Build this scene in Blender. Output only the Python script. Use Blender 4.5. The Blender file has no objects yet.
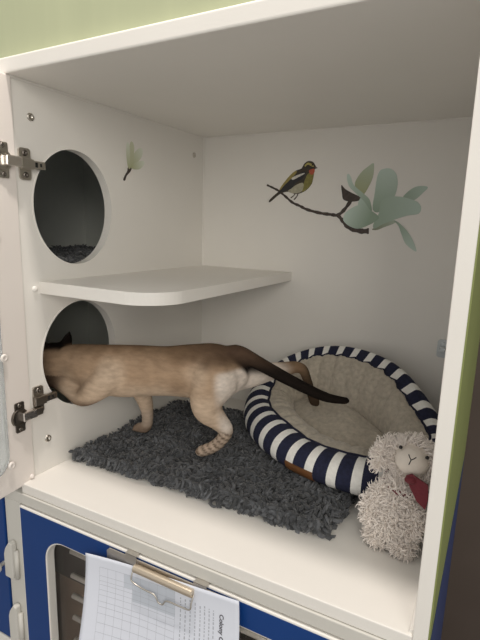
import bpy, bmesh, math, random
from math import sin, cos, pi, radians, sqrt, exp, atan2, floor
from mathutils import Vector, Matrix, noise
random.seed(7)
SC = bpy.context.scene
COL = SC.collection

# ------------------------------------------------------------------ dimensions (metres)
W, D, H = 0.690, 0.578, 0.7075        # clear inside of the compartment
HOLES = [(0.1335, 0.504, 0.0965, 0.1085), (0.135, 0.2160, 0.097, 0.109)]   # y, z, half width, half height
SLANT = math.atan(0.029)

# ------------------------------------------------------------------ materials
def new_mat(name):
    m = bpy.data.materials.new(name); m.use_nodes = True
    nt = m.node_tree
    return m, nt, nt.nodes['Principled BSDF']

def mat(name, rgb, rough=0.5, metal=0.0, var=0.0, vscale=20.0, bump=0.0, bscale=200.0, spec=None, sheen=0.0, stretch=None):
    m, nt, b = new_mat(name)
    b.inputs['Base Color'].default_value = (*rgb, 1)
    b.inputs['Roughness'].default_value = rough
    b.inputs['Metallic'].default_value = metal
    if spec is not None: b.inputs['Specular IOR Level'].default_value = spec
    if sheen: b.inputs['Sheen Weight'].default_value = sheen
    tc = nt.nodes.new('ShaderNodeTexCoord'); src = tc.outputs['Object']
    if stretch:
        mp = nt.nodes.new('ShaderNodeMapping'); mp.inputs['Scale'].default_value = stretch
        nt.links.new(src, mp.inputs['Vector']); src = mp.outputs['Vector']
    if var:
        n = nt.nodes.new('ShaderNodeTexNoise'); n.inputs['Scale'].default_value = vscale; n.inputs['Detail'].default_value = 4
        nt.links.new(src, n.inputs['Vector'])
        r = nt.nodes.new('ShaderNodeValToRGB')
        r.color_ramp.elements[0].position = 0.3; r.color_ramp.elements[1].position = 0.7
        r.color_ramp.elements[0].color = (*[c*(1-var) for c in rgb], 1)
        r.color_ramp.elements[1].color = (*[min(1, c*(1+var)) for c in rgb], 1)
        nt.links.new(n.outputs['Fac'], r.inputs['Fac']); nt.links.new(r.outputs['Color'], b.inputs['Base Color'])
    if bump:
        n2 = nt.nodes.new('ShaderNodeTexNoise'); n2.inputs['Scale'].default_value = bscale; n2.inputs['Detail'].default_value = 3
        nt.links.new(src, n2.inputs['Vector'])
        bp = nt.nodes.new('ShaderNodeBump'); bp.inputs['Strength'].default_value = bump; bp.inputs['Distance'].default_value = 0.002
        nt.links.new(n2.outputs['Fac'], bp.inputs['Height']); nt.links.new(bp.outputs['Normal'], b.inputs['Normal'])
    return m

def attr_mat(name, attr, rough=0.7, sheen=0.0, var=0.12, vscale=60, stretch=(1, 1, 1), bump=0.3, bscale=150):
    m, nt, b = new_mat(name)
    a = nt.nodes.new('ShaderNodeAttribute'); a.attribute_name = attr
    tc = nt.nodes.new('ShaderNodeTexCoord'); mp = nt.nodes.new('ShaderNodeMapping'); mp.inputs['Scale'].default_value = stretch
    nt.links.new(tc.outputs['Object'], mp.inputs['Vector'])
    n = nt.nodes.new('ShaderNodeTexNoise'); n.inputs['Scale'].default_value = vscale; n.inputs['Detail'].default_value = 5
    nt.links.new(mp.outputs['Vector'], n.inputs['Vector'])
    mr = nt.nodes.new('ShaderNodeMapRange'); mr.inputs['From Min'].default_value = 0.3; mr.inputs['From Max'].default_value = 0.7
    mr.inputs['To Min'].default_value = 1-var; mr.inputs['To Max'].default_value = 1+var
    nt.links.new(n.outputs['Fac'], mr.inputs['Value'])
    vm = nt.nodes.new('ShaderNodeVectorMath'); vm.operation = 'SCALE'
    nt.links.new(a.outputs['Color'], vm.inputs[0]); nt.links.new(mr.outputs['Result'], vm.inputs['Scale'])
    nt.links.new(vm.outputs['Vector'], b.inputs['Base Color'])
    b.inputs['Roughness'].default_value = rough
    if sheen: b.inputs['Sheen Weight'].default_value = sheen
    if bump:
        n2 = nt.nodes.new('ShaderNodeTexNoise'); n2.inputs['Scale'].default_value = bscale
        nt.links.new(mp.outputs['Vector'], n2.inputs['Vector'])
        bp = nt.nodes.new('ShaderNodeBump'); bp.inputs['Strength'].default_value = bump; bp.inputs['Distance'].default_value = 0.002
        nt.links.new(n2.outputs['Fac'], bp.inputs['Height']); nt.links.new(bp.outputs['Normal'], b.inputs['Normal'])
    return m

M = {}
M['white'] = mat('white_laminate', (0.80, 0.775, 0.73), 0.42, var=0.015, vscale=6, bump=0.04, bscale=500)
M['door_white'] = mat('white_door_paint', (0.80, 0.745, 0.70), 0.40, var=0.015, vscale=6, bump=0.04, bscale=400)
M['grey_white'] = mat('grey_white_frame', (0.60, 0.585, 0.54), 0.45, var=0.02, vscale=10)
M['blue'] = mat('blue_laminate', (0.004, 0.042, 0.19), 0.42, spec=0.3, var=0.06, vscale=5, bump=0.05, bscale=300)
M['blue_side'] = mat('blue_side_laminate', (0.02, 0.04, 0.14), 0.5, var=0.05, vscale=5)
M['green_side'] = mat('green_laminate', (0.22, 0.255, 0.085), 0.5, var=0.05, vscale=5)
M['green'] = mat('pale_green_paint', (0.41, 0.44, 0.28), 0.5, var=0.04, vscale=7, stretch=(3, 1, 0.3))
M['brown'] = mat('dark_brown_paint', (0.10, 0.075, 0.06), 0.7, var=0.1, vscale=4)
M['steel'] = mat('nickel_steel', (0.55, 0.52, 0.47), 0.28, metal=1.0, bump=0.05, bscale=300)
M['dark_steel'] = mat('dark_hinge_steel', (0.20, 0.18, 0.16), 0.35, metal=1.0)
M['mid_steel'] = mat('mid_hinge_steel', (0.36, 0.33, 0.29), 0.32, metal=1.0)  # darker steel tone for the arm of the lower hinge
M['chrome'] = mat('bright_chrome', (0.85, 0.80, 0.76), 0.22, metal=1.0)
M['black'] = mat('black_recess', (0.012, 0.012, 0.012), 0.6)
M['zinc'] = mat('brushed_zinc', (0.60, 0.57, 0.53), 0.38, metal=1.0, bump=0.1, bscale=400, stretch=(1, 1, 8))
M['brass'] = mat('warm_brass_roll', (0.70, 0.60, 0.47), 0.33, metal=1.0, bump=0.12, bscale=300, stretch=(1, 6, 6))
M['paper'] = mat('white_paper', (0.66, 0.69, 0.77), 0.75, var=0.01, vscale=30)
M['ink'] = mat('grey_print_ink', (0.12, 0.12, 0.14), 0.8)
M['line_ink'] = mat('pale_grid_line_ink', (0.40, 0.42, 0.47), 0.8)
M['shade_ink'] = mat('grey_blue_shaded_cells', (0.53, 0.57, 0.64), 0.8)
M['glass'], nt_, b_ = new_mat('pale_clear_perspex')
b_.inputs['Base Color'].default_value = (0.93, 0.97, 0.98, 1); b_.inputs['Roughness'].default_value = 0.08
b_.inputs['Transmission Weight'].default_value = 0.75; b_.inputs['IOR'].default_value = 1.3
M['smoke_pane'], nt_, b_ = new_mat('clear_window_pane')
b_.inputs['Base Color'].default_value = (0.93, 0.92, 0.90, 1); b_.inputs['Roughness'].default_value = 0.05
b_.inputs['Transmission Weight'].default_value = 1.0; b_.inputs['IOR'].default_value = 1.25
M['clear_plastic'], nt_, b_ = new_mat('clear_catch_plastic')
b_.inputs['Base Color'].default_value = (0.90, 0.96, 0.98, 1); b_.inputs['Roughness'].default_value = 0.12
b_.inputs['Transmission Weight'].default_value = 0.35; b_.inputs['IOR'].default_value = 1.35
M['tan_interior'] = mat('brown_cabinet_interior', (0.36, 0.27, 0.21), 0.6, var=0.1, vscale=8)
M['dark_interior'] = mat('dark_panel', (0.085, 0.072, 0.065), 0.6)
M['rail_white'] = mat('pale_coated_wire', (0.76, 0.71, 0.66), 0.4)
M['neighbour'] = mat('grey_inner_laminate', (0.74, 0.76, 0.72), 0.5, var=0.03, vscale=5)
M['concrete'] = mat('grey_floor_vinyl', (0.35, 0.33, 0.31), 0.6, var=0.1, vscale=6)
M['rug_base'] = mat('rug_backing', (0.028, 0.029, 0.032), 0.95)
M['tan_wool'] = mat('beige_berber_fleece', (0.47, 0.42, 0.345), 0.95, var=0.16, vscale=110, bump=0.9, bscale=190, sheen=0.3)
M['navy'] = mat('navy_piping', (0.010, 0.012, 0.032), 0.85, bump=0.3, bscale=400)
M['leather'] = mat('brown_leather_tag', (0.17, 0.07, 0.022), 0.6, var=0.15, vscale=60)
M['plush'] = mat('cream_plush', (0.72, 0.64, 0.57), 0.95, var=0.06, vscale=60, bump=0.5, bscale=350, sheen=0.4)
M['plush_face'] = mat('cream_face_velour', (0.76, 0.69, 0.61), 0.9, var=0.04, vscale=60, bump=0.3, bscale=500, sheen=0.3)
M['eye_black'] = mat('black_bead', (0.012, 0.011, 0.011), 0.2)
M['thread'] = mat('dark_embroidery_thread', (0.02, 0.018, 0.018), 0.8)
M['red'] = mat('dark_red_ribbon', (0.155, 0.008, 0.018), 0.65, var=0.12, vscale=40, bump=0.3, bscale=300, sheen=0.2)

# ------------------------------------------------------------------ object helpers
ORI = {}
def thing(name, label, cat, loc=(0, 0, 0), group=None):
    o = bpy.data.objects.new(name, None); COL.objects.link(o)
    o.empty_display_size = 0.05
    o.location = loc; ORI[o.name] = Vector(loc)
    o['label'] = label; o['category'] = cat
    if group: o['group'] = group
    return o

def origin_of(o):
    return ORI[o.name]

def obj(name, bm, m, parent=None, smooth=False, label=None, kind=None, auto=None):
    """One bmesh in world coordinates becomes one mesh object under parent."""
    me = bpy.data.meshes.new(name)
    base = origin_of(parent) if parent else Vector((0, 0, 0))
    if base.length: bmesh.ops.translate(bm, verts=bm.verts[:], vec=-base)
    bm.to_mesh(me); bm.free()
    for mm in (m if isinstance(m, (list, tuple)) else [m]): me.materials.append(mm)
    if smooth:
        for p in me.polygons: p.use_smooth = True
    o = bpy.data.objects.new(name, me); COL.objects.link(o)
    if parent:
        o.parent = parent; ORI[o.name] = base
    else:
        ORI[o.name] = Vector((0, 0, 0))
    if label: o['label'] = label
    if kind: o['kind'] = kind
    return o

def tag(o, label, cat, group=None):
    o['label'] = label; o['category'] = cat
    if group: o['group'] = group
    return o

def single(name, bm, m, label, cat, loc, smooth=False, group=None):
    """A thing that is one mesh, with its origin at its base."""
    bmesh.ops.translate(bm, verts=bm.verts[:], vec=-Vector(loc))
    o = obj(name, bm, m, smooth=smooth); o.location = loc; ORI[o.name] = Vector(loc)
    return tag(o, label, cat, group)

def bevel_sharp(bm, w, seg=2, ang=0.6):
    es = [e for e in bm.edges if len(e.link_faces) == 2 and e.calc_face_angle(0) > ang]
    if es: bmesh.ops.bevel(bm, geom=es, offset=w, segments=seg, profile=0.6, affect='EDGES', clamp_overlap=True)

def box(bm, lo, hi, bev=0.0, seg=2, xf=None):
    t = bmesh.new()
    bmesh.ops.create_cube(t, size=1)
    c = [(a+b)/2 for a, b in zip(lo, hi)]; s = [b-a for a, b in zip(lo, hi)]
    for v in t.verts: v.co = Vector([v.co[i]*s[i]+c[i] for i in range(3)])
    if bev: bevel_sharp(t, bev, seg)
    merge(bm, t, xf)
    return bm

def merge(bm, t, xf=None):
    if xf is not None:
        for v in t.verts: v.co = xf(v.co) if callable(xf) else xf @ v.co
    me = bpy.data.meshes.new('tmp'); t.to_mesh(me); t.free(); bm.from_mesh(me); bpy.data.meshes.remove(me)

def frame_of(d):
    d = d.normalized(); u = Vector((0, 0, 1)) if abs(d.z) < 0.9 else Vector((1, 0, 0))
    a = d.cross(u).normalized(); b = a.cross(d).normalized()
    return a, b

def tube(bm, pts, rad, n=10, caps=True, up=None, squash=1.0):
    """A tube along pts; rad a number or one per point; parallel-transported frame."""
    pts = [Vector(p) for p in pts]; k = len(pts)
    if not isinstance(rad, (list, tuple)): rad = [rad]*k
    d = (pts[1]-pts[0]).normalized(); a, b = frame_of(d) if up is None else (d.cross(Vector(up)).normalized(), None)
    if b is None: b = a.cross(d).normalized()
    rings = []
    for i, p in enumerate(pts):
        t = (pts[min(i+1, k-1)]-pts[max(i-1, 0)]).normalized()
        a = (a - t*a.dot(t)).normalized(); b = t.cross(a).normalized()
        rings.append([bm.verts.new(p + a*cos(2*pi*j/n)*rad[i]*squash + b*sin(2*pi*j/n)*rad[i]) for j in range(n)])
    for r0, r1 in zip(rings, rings[1:]):
        for j in range(n): bm.faces.new((r0[j], r0[(j+1) % n], r1[(j+1) % n], r1[j]))
    if caps:
        bm.faces.new(rings[0][::-1]); bm.faces.new(rings[-1])
    return bm

def spline(pts, sub=6):
    """Catmull-Rom through pts (any dimension)."""
    P = [tuple(p) for p in pts]; out = []
    for i in range(len(P)-1):
        p0, p1, p2, p3 = P[max(i-1, 0)], P[i], P[i+1], P[min(i+2, len(P)-1)]
        for s in range(sub):
            t = s/sub
            out.append(tuple(0.5*(2*b+(c-a)*t+(2*a-5*b+4*c-d)*t*t+(3*b-a-3*c+d)*t**3) for a, b, c, d in zip(p0, p1, p2, p3)))
    out.append(P[-1])
    return out

def lathe(bm, prof, n=24, xf=None):
    """prof: (radius, height) pairs around local Z."""
    t = bmesh.new(); rings = []
    for r, z in prof:
        if r < 1e-6: rings.append([t.verts.new((0, 0, z))])
        else: rings.append([t.verts.new((r*cos(2*pi*j/n), r*sin(2*pi*j/n), z)) for j in range(n)])
    for a, b in zip(rings, rings[1:]):
        for j in range(n):
            f = [a[j % len(a)], a[(j+1) % len(a)], b[(j+1) % len(b)], b[j % len(b)]]
            f = list(dict.fromkeys(f))
            if len(f) > 2: t.faces.new(f)
    bmesh.ops.recalc_face_normals(t, faces=t.faces[:])
    merge(bm, t, xf); return bm

def orient(loc, zdir, xdir=None):
    z = Vector(zdir).normalized(); x = Vector(xdir) if xdir else (Vector((0, 0, 1)) if abs(z.z) < 0.9 else Vector((1, 0, 0)))
    x = (x - z*x.dot(z)).normalized(); y = z.cross(x)
    m = Matrix((x, y, z)).transposed().to_4x4(); m.translation = Vector(loc); return m

def ellipsoid(bm, c, r, rot=None, seg=24, ring=14):
    t = bmesh.new(); bmesh.ops.create_uvsphere(t, u_segments=seg, v_segments=ring, radius=1)
    m = Matrix.Translation(Vector(c)) @ (rot.to_4x4() if rot else Matrix()) @ Matrix.Diagonal((*r, 1))
    merge(bm, t, m); return bm

def plate(outer, holes, to3, thick):
    """Plane outline with holes (2D lists), mapped by to3(u, v, w) and given thickness along w."""
    bm = bmesh.new(); loops = []
    for lp in [outer]+holes:
        vs = [bm.verts.new((p[0], p[1], 0)) for p in lp]
        loops.append(vs)
        for i in range(len(vs)): bm.edges.new((vs[i], vs[(i+1) % len(vs)]))
    bmesh.ops.triangle_fill(bm, edges=bm.edges[:], use_beauty=True, use_dissolve=False)
    faces = bm.faces[:]
    r = bmesh.ops.extrude_face_region(bm, geom=faces)
    for g in r['geom']:
        if isinstance(g, bmesh.types.BMVert): g.co.z += thick
    for v in bm.verts: v.co = Vector(to3(v.co.x, v.co.y, v.co.z))
    bmesh.ops.recalc_face_normals(bm, faces=bm.faces[:])
    return bm

def rounded_rect(x0, y0, x1, y1, r, n=8):
    o = []
    for cx, cy, a in ((x1-r, y1-r, 0), (x0+r, y1-r, pi/2), (x0+r, y0+r, pi), (x1-r, y0+r, 1.5*pi)):
        o += [(cx+r*cos(a+pi/2*i/n), cy+r*sin(a+pi/2*i/n)) for i in range(n+1)]
    return o

def circle(cx, cy, r, n=72):
    return [(cx+r*cos(2*pi*i/n), cy+r*sin(2*pi*i/n)) for i in range(n)]

def remesh(bm, voxel, smooth_it=6, fac=0.5, decimate=None):
    """Fuse overlapping closed shapes into one continuous surface and give it back as a bmesh."""
    me = bpy.data.meshes.new('fuse'); bm.to_mesh(me); bm.free()
    o = bpy.data.objects.new('fuse', me); COL.objects.link(o)
    r = o.modifiers.new('r', 'REMESH'); r.mode = 'VOXEL'; r.voxel_size = voxel
    s = o.modifiers.new('s', 'SMOOTH'); s.iterations = smooth_it; s.factor = fac
    dg = bpy.context.evaluated_depsgraph_get()
    ev = o.evaluated_get(dg); m2 = bpy.data.meshes.new_from_object(ev)
    out = bmesh.new(); out.from_mesh(m2)
    bpy.data.objects.remove(o); bpy.data.meshes.remove(me); bpy.data.meshes.remove(m2)
    return out
BIRD = [('body', [(0.2843, 0.6236), (0.2902, 0.6321), (0.2995, 0.6366), (0.3107, 0.6341), (0.3175, 0.6254), (0.3199, 0.621), (0.3165, 0.6168), (0.3144, 0.6098), (0.3131, 0.5954), (0.3106, 0.5839), (0.3017, 0.5725), (0.2909, 0.5653), (0.2781, 0.561), (0.265, 0.5611), (0.2514, 0.5657), (0.2381, 0.5643), (0.2248, 0.5584), (0.2031, 0.5417), (0.1984, 0.5439), (0.2077, 0.5539), (0.2243, 0.5674), (0.2338, 0.5823), (0.2496, 0.5998), (0.2654, 0.6141), (0.2813, 0.6194)]), ('back', [(0.2496, 0.6013), (0.2654, 0.6141), (0.2704, 0.611), (0.2533, 0.5938), (0.2406, 0.5807), (0.2259, 0.5689), (0.2322, 0.5809)]), ('breast', [(0.2925, 0.593), (0.2997, 0.6073), (0.3138, 0.6098), (0.3134, 0.5954), (0.3091, 0.5825), (0.3001, 0.5725), (0.2876, 0.5653), (0.2885, 0.5785)]), ('belly', [(0.2497, 0.5672), (0.2593, 0.5745), (0.2704, 0.5817), (0.2864, 0.5867), (0.2901, 0.5785), (0.2844, 0.5653), (0.2649, 0.5617)]), ('wing', [(0.2882, 0.612), (0.2933, 0.6075), (0.2859, 0.5961), (0.2701, 0.587), (0.2577, 0.573), (0.2312, 0.5653), (0.2245, 0.5629), (0.2373, 0.5793), (0.2628, 0.601)]), ('patch', [(0.258, 0.5982), (0.2692, 0.6037), (0.2884, 0.6091), (0.2901, 0.607), (0.2759, 0.6001), (0.2615, 0.5937)]), ('throat', [(0.3024, 0.6153), (0.3148, 0.6183), (0.3156, 0.6097), (0.3094, 0.6042), (0.3037, 0.6086)]), ('brow', [(0.2899, 0.6263), (0.2966, 0.6324), (0.3062, 0.6306), (0.3135, 0.6241), (0.3104, 0.623), (0.2984, 0.628), (0.2923, 0.6237)]), ('beak', [(0.3166, 0.624), (0.3238, 0.6195), (0.317, 0.6177)]), ('leg', [(0.2675, 0.5625), (0.2702, 0.5619), (0.2672, 0.5566), (0.2605, 0.551), (0.2575, 0.5522), (0.2651, 0.5575)]), ('leg', [(0.2754, 0.5625), (0.2781, 0.5619), (0.2758, 0.5551), (0.269, 0.5468), (0.2663, 0.548), (0.2732, 0.5557)])]
BRANCH = [(0.1911, 0.583), (0.2067, 0.5767), (0.225, 0.568), (0.2419, 0.5559), (0.2628, 0.5402), (0.283, 0.5319), (0.3017, 0.5237), (0.3354, 0.5157), (0.363, 0.5125), (0.3802, 0.5116), (0.396, 0.5255), (0.4109, 0.5481)]
BRANCH2 = [(0.3802, 0.5116), (0.3932, 0.498), (0.4087, 0.4833), (0.4351, 0.476), (0.4559, 0.4766)]
FLOWER = [('sheath', [(0.3836, 0.5798), (0.3942, 0.5703), (0.4121, 0.5608), (0.4322, 0.5514), (0.4279, 0.5445), (0.4086, 0.5421), (0.391, 0.5469), (0.3865, 0.561)]), ('bud', [(0.4152, 0.5839), (0.4278, 0.6065), (0.4433, 0.6196), (0.4535, 0.626), (0.4559, 0.6192), (0.4554, 0.5967), (0.447, 0.5742), (0.4356, 0.5569), (0.4215, 0.5654)]), ('petal', [(0.5242, 0.551), (0.5401, 0.5685), (0.5567, 0.5748), (0.5739, 0.5724), (0.5665, 0.5617), (0.5509, 0.5465), (0.5423, 0.5456)]), ('petal', [(0.474, 0.6119), (0.4897, 0.6136), (0.5015, 0.6066), (0.5078, 0.5955), (0.5107, 0.5777), (0.5062, 0.5533), (0.4937, 0.5421), (0.4749, 0.5192), (0.4603, 0.526), (0.4622, 0.5604), (0.4642, 0.592), (0.4677, 0.6054)]), ('petal', [(0.4322, 0.5514), (0.4448, 0.5421), (0.456, 0.5214), (0.4388, 0.5282), (0.4262, 0.5351)]), ('petal', [(0.3958, 0.6028), (0.4001, 0.6036), (0.4056, 0.5957), (0.4131, 0.5794), (0.4362, 0.5606), (0.4516, 0.5467), (0.4591, 0.5237), (0.4545, 0.5227), (0.4401, 0.5421), (0.422, 0.5584), (0.4037, 0.5749), (0.3966, 0.5912)]), ('under', [(0.4639, 0.4819), (0.5063, 0.5013), (0.5122, 0.496), (0.4902, 0.4863), (0.4736, 0.4794)]), ('petal', [(0.5086, 0.5014), (0.5202, 0.497), (0.5397, 0.4794), (0.555, 0.4572), (0.564, 0.4362), (0.5545, 0.439), (0.5387, 0.452), (0.5294, 0.47), (0.52, 0.4902)]), ('petal', [(0.4776, 0.5421), (0.4884, 0.5502), (0.5017, 0.5533), (0.5242, 0.5519), (0.5466, 0.5456), (0.558, 0.5399), (0.5646, 0.5289), (0.5602, 0.5165), (0.5366, 0.5122), (0.5063, 0.5013), (0.4842, 0.4917), (0.4686, 0.482), (0.4646, 0.4913), (0.4751, 0.5169)]), ('petal', [(0.3944, 0.4993), (0.3951, 0.5113), (0.4004, 0.5194), (0.4145, 0.529), (0.4334, 0.5352), (0.4534, 0.5246), (0.4758, 0.5091), (0.4687, 0.4983), (0.4469, 0.4862), (0.4279, 0.481), (0.4077, 0.4876)])]
SMALL = [('stem', [(0.2811, 0.5967), (0.2923, 0.5971), (0.2894, 0.5894), (0.2773, 0.579), (0.2719, 0.5689), (0.2655, 0.5696), (0.2722, 0.581), (0.2789, 0.5891)]), ('petal', [(0.2944, 0.6039), (0.3017, 0.6288), (0.319, 0.6422), (0.3294, 0.6407), (0.327, 0.6257), (0.3094, 0.6088)]), ('bud', [(0.2868, 0.6395), (0.2923, 0.6519), (0.3002, 0.648), (0.3018, 0.6332), (0.2958, 0.6063), (0.283, 0.5952)]), ('petal', [(0.2778, 0.6445), (0.2831, 0.6483), (0.2874, 0.6396), (0.288, 0.6096), (0.2817, 0.5968), (0.2765, 0.621)]), ('petal', [(0.2911, 0.6022), (0.3101, 0.6116), (0.3311, 0.6169), (0.3345, 0.6097), (0.3181, 0.5975), (0.2942, 0.5956)])]
# ================================================================== ROOM
bm = bmesh.new(); box(bm, (-2.2, -2.6, -1.14), (2.2, 0.9, -1.10))
o = obj('floor', bm, M['concrete']); o['kind'] = 'structure'
bm = bmesh.new(); box(bm, (-2.2, 0.80, -1.10), (2.2, 0.88, 1.55))
o = obj('wall_back', bm, M['brown']); o['kind'] = 'structure'

# ================================================================== UPPER CABINET
cab = thing('cat_cabinet', 'open white upper cabinet compartment with two round holes, holding the cat and bed', 'cabinet', (0.345, 0.29, -0.02))
WT = 0.018
# left side with its two round openings
bm = plate([(0.0080, -0.020), (D+0.012, -0.020), (D+0.012, H), (0.0080, H)],
           [[(y+ry*cos(2*pi*i/72), z+rz*sin(2*pi*i/72)) for i in range(72)] for y, z, ry, rz in HOLES], lambda u, v, w: (-w, u, v), WT)
left_panel = obj('side_panel', bm, M['white'], cab)
# light edging lining each opening
for y, z, ry, rz in HOLES:
    bm = bmesh.new(); rows = []
    for off, x in ((0.0012, 0.0008), (0.0012, -WT-0.0008), (-0.0015, -WT-0.0008), (-0.0015, 0.0008)):
        rows.append([bm.verts.new((x, y+(ry+off)*cos(2*pi*i/72), z+(rz+off)*sin(2*pi*i/72))) for i in range(72)])
    for k in range(4):
        for i in range(72): bm.faces.new((rows[k][i], rows[k][(i+1) % 72], rows[(k+1) % 4][(i+1) % 72], rows[(k+1) % 4][i]))
    bmesh.ops.recalc_face_normals(bm, faces=bm.faces[:])
    obj('hole_edging', bm, M['white'], left_panel)
def cam_screw(x, y, z, nrm, r=0.0068, parent=None):
    bm = bmesh.new()
    lathe(bm, [(0, 0.0002), (r*0.30, 0.0002), (r*0.42, 0.0014), (r*0.62, 0.0026), (r*0.92, 0.0020), (r, 0.0)], 24, orient((x, y, z), nrm))
    s = obj('screw', bm, M['steel'], parent, smooth=True)
    return s
cam_screw(0, 0.042, 0.651, (1, 0, 0), parent=left_panel)
cam_screw(0, 0.532, 0.657, (1, 0, 0), parent=left_panel)
cam_screw(0, 0.042, 0.064, (1, 0, 0), 0.0072, parent=left_panel)
# right side
bm = bmesh.new(); box(bm, (W, 0.0, -0.0195), (W+0.0172, D+0.012, H), 0.0025, 3)
rp = obj('side_panel', bm, M['white'], cab)
bm = bmesh.new(); box(bm, (W+0.0172, 0.003, -0.019), (W+0.0190, D+0.012, 0.731))
obj('outer_cladding', bm, M['green_side'], rp, label='lime green outer side face')
# clear plastic catch near the back right corner
cat_h = bmesh.new()
bm = plate(rounded_rect(-0.012, -0.020, 0.012, 0.020, 0.006), [], lambda u, v, w: (0.640+u, D-w, 0.226+v), 0.005)
bevel_sharp(bm, 0.001, 2)
ct = obj('door_catch', bm, M['clear_plastic'], cab, label='clear plastic catch')
bm = bmesh.new(); box(bm, (0.634, D-0.020, 0.222), (0.646, D-0.004, 0.232), 0.002)
lathe(bm, [(0, 0.0025), (0.003, 0.002), (0.004, 0)], 16, orient((0.640, D-0.005, 0.238), (0, -1, 0)))
obj('catch_tongue', bm, M['clear_plastic'], ct)
# back, top, bottom
bm = bmesh.new(); box(bm, (0.0, D, 0.0), (W, D+0.012, H)); obj('back_panel', bm, M['white'], cab)
bm = bmesh.new(); box(bm, (-0.035, -0.003, H), (W+0.0172, D+0.012, H+0.0235), 0.003, 3); obj('top_panel', bm, M['white'], cab)
bm = bmesh.new()
pl = [(0.0, -0.0205), (W, -0.0004), (W, D+0.012), (0.0, D+0.012)]
bm = plate(pl, [], lambda u, v, w: (u, v, -w), 0.0195); bevel_sharp(bm, 0.0022, 3)
obj('bottom_panel', bm, M['white'], cab)
# caulk strips in the inner corners
bm = bmesh.new()
tube(bm, [(0.001, D-0.001, 0.36), (0.001, D-0.001, H)], 0.0022, 8)
tube(bm, [(0.001, D-0.001, H-0.001), (W, D-0.001, H-0.001)], 0.0022, 8)
tube(bm, [(0.001, 0.004, H-0.001), (0.001, D, H-0.001)], 0.0022, 8)
obj('sealant_bead', bm, M['white'], cab)
bm = bmesh.new(); tube(bm, [(W-0.001, 0.004, 0.001), (W-0.001, 0.30, 0.001)], 0.004, 8); obj('sealant_bead', bm, M['white'], cab)
# corner shelf with a rounded free corner
r = 0.075
ol = [(0.0, 0.042)] + [(0.270-r+r*sin(a), 0.042+r-r*cos(a)) for a in [pi/2*i/14 for i in range(15)]] + [(0.270, D), (0.0, D)]
bm = plate(ol, [], lambda u, v, w: (u, v, 0.3695-w), 0.0215); bevel_sharp(bm, 0.002, 3)
sh = obj('shelf', bm, M['white'], cab, label='white corner shelf with rounded free corner')
bm = bmesh.new(); lathe(bm, [(0, 0.004), (0.004, 0.0035), (0.006, 0)], 16, orient((0.0, 0.032, 0.357), (1, 0, 0)))
obj('caulk_dab', bm, M['white'], sh, smooth=True)  # white dab added to stand in for a soft glow on the caulk

# ---- open left door: hinge edge at the cabinet front, swung towards the viewer
DA = radians(5.5)
def dxf(t, w, z):       # t along the door away from the hinge, w out of the inner face (+x side)
    return Vector((0.0045 + t*sin(DA) + w*cos(DA), -0.004 - t*cos(DA) + w*sin(DA), z))
TZ0, TZ1 = -0.004, 0.7065
bm = plate([(-0.0105, TZ0), (0.345, TZ0), (0.345, TZ1), (-0.0105, TZ1)], [rounded_rect(0.050, 0.045, 0.300, 0.66, 0.03)], lambda u, v, w: dxf(u, -w, v), 0.018)
bevel_sharp(bm, 0.002, 3)
door = obj('door', bm, M['door_white'], cab)
bm = plate(rounded_rect(0.0445, 0.038, 0.306, 0.667, 0.034), [], lambda u, v, w: dxf(u, 0.0005+w, v), 0.003)
obj('window_pane', bm, M['glass'], door, label='pale clear window pane')
for (t, z) in ((0.042, 0.248), (0.042, 0.050), (0.042, 0.448), (0.042, 0.64), (0.305, 0.248), (0.305, 0.05), (0.305, 0.448), (0.305, 0.64)):
    bm = bmesh.new()
    lathe(bm, [(0, 0.0042), (0.002, 0.0042), (0.0028, 0.0066), (0.0062, 0.0062), (0.0072, 0.0033), (0.0072, 0.003)], 20, orient(dxf(t, 0, z), (cos(DA), sin(DA), 0)))
    obj('screw_cap', bm, M['door_white'], door, smooth=True)
bm = bmesh.new(); lathe(bm, [(0, 0.005), (0.0035, 0.0045), (0.0045, 0)], 14, orient(dxf(-0.003, 0, 0.006), (cos(DA), sin(DA), 0)))
obj('bumper', bm, M['door_white'], door, smooth=True)

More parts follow.
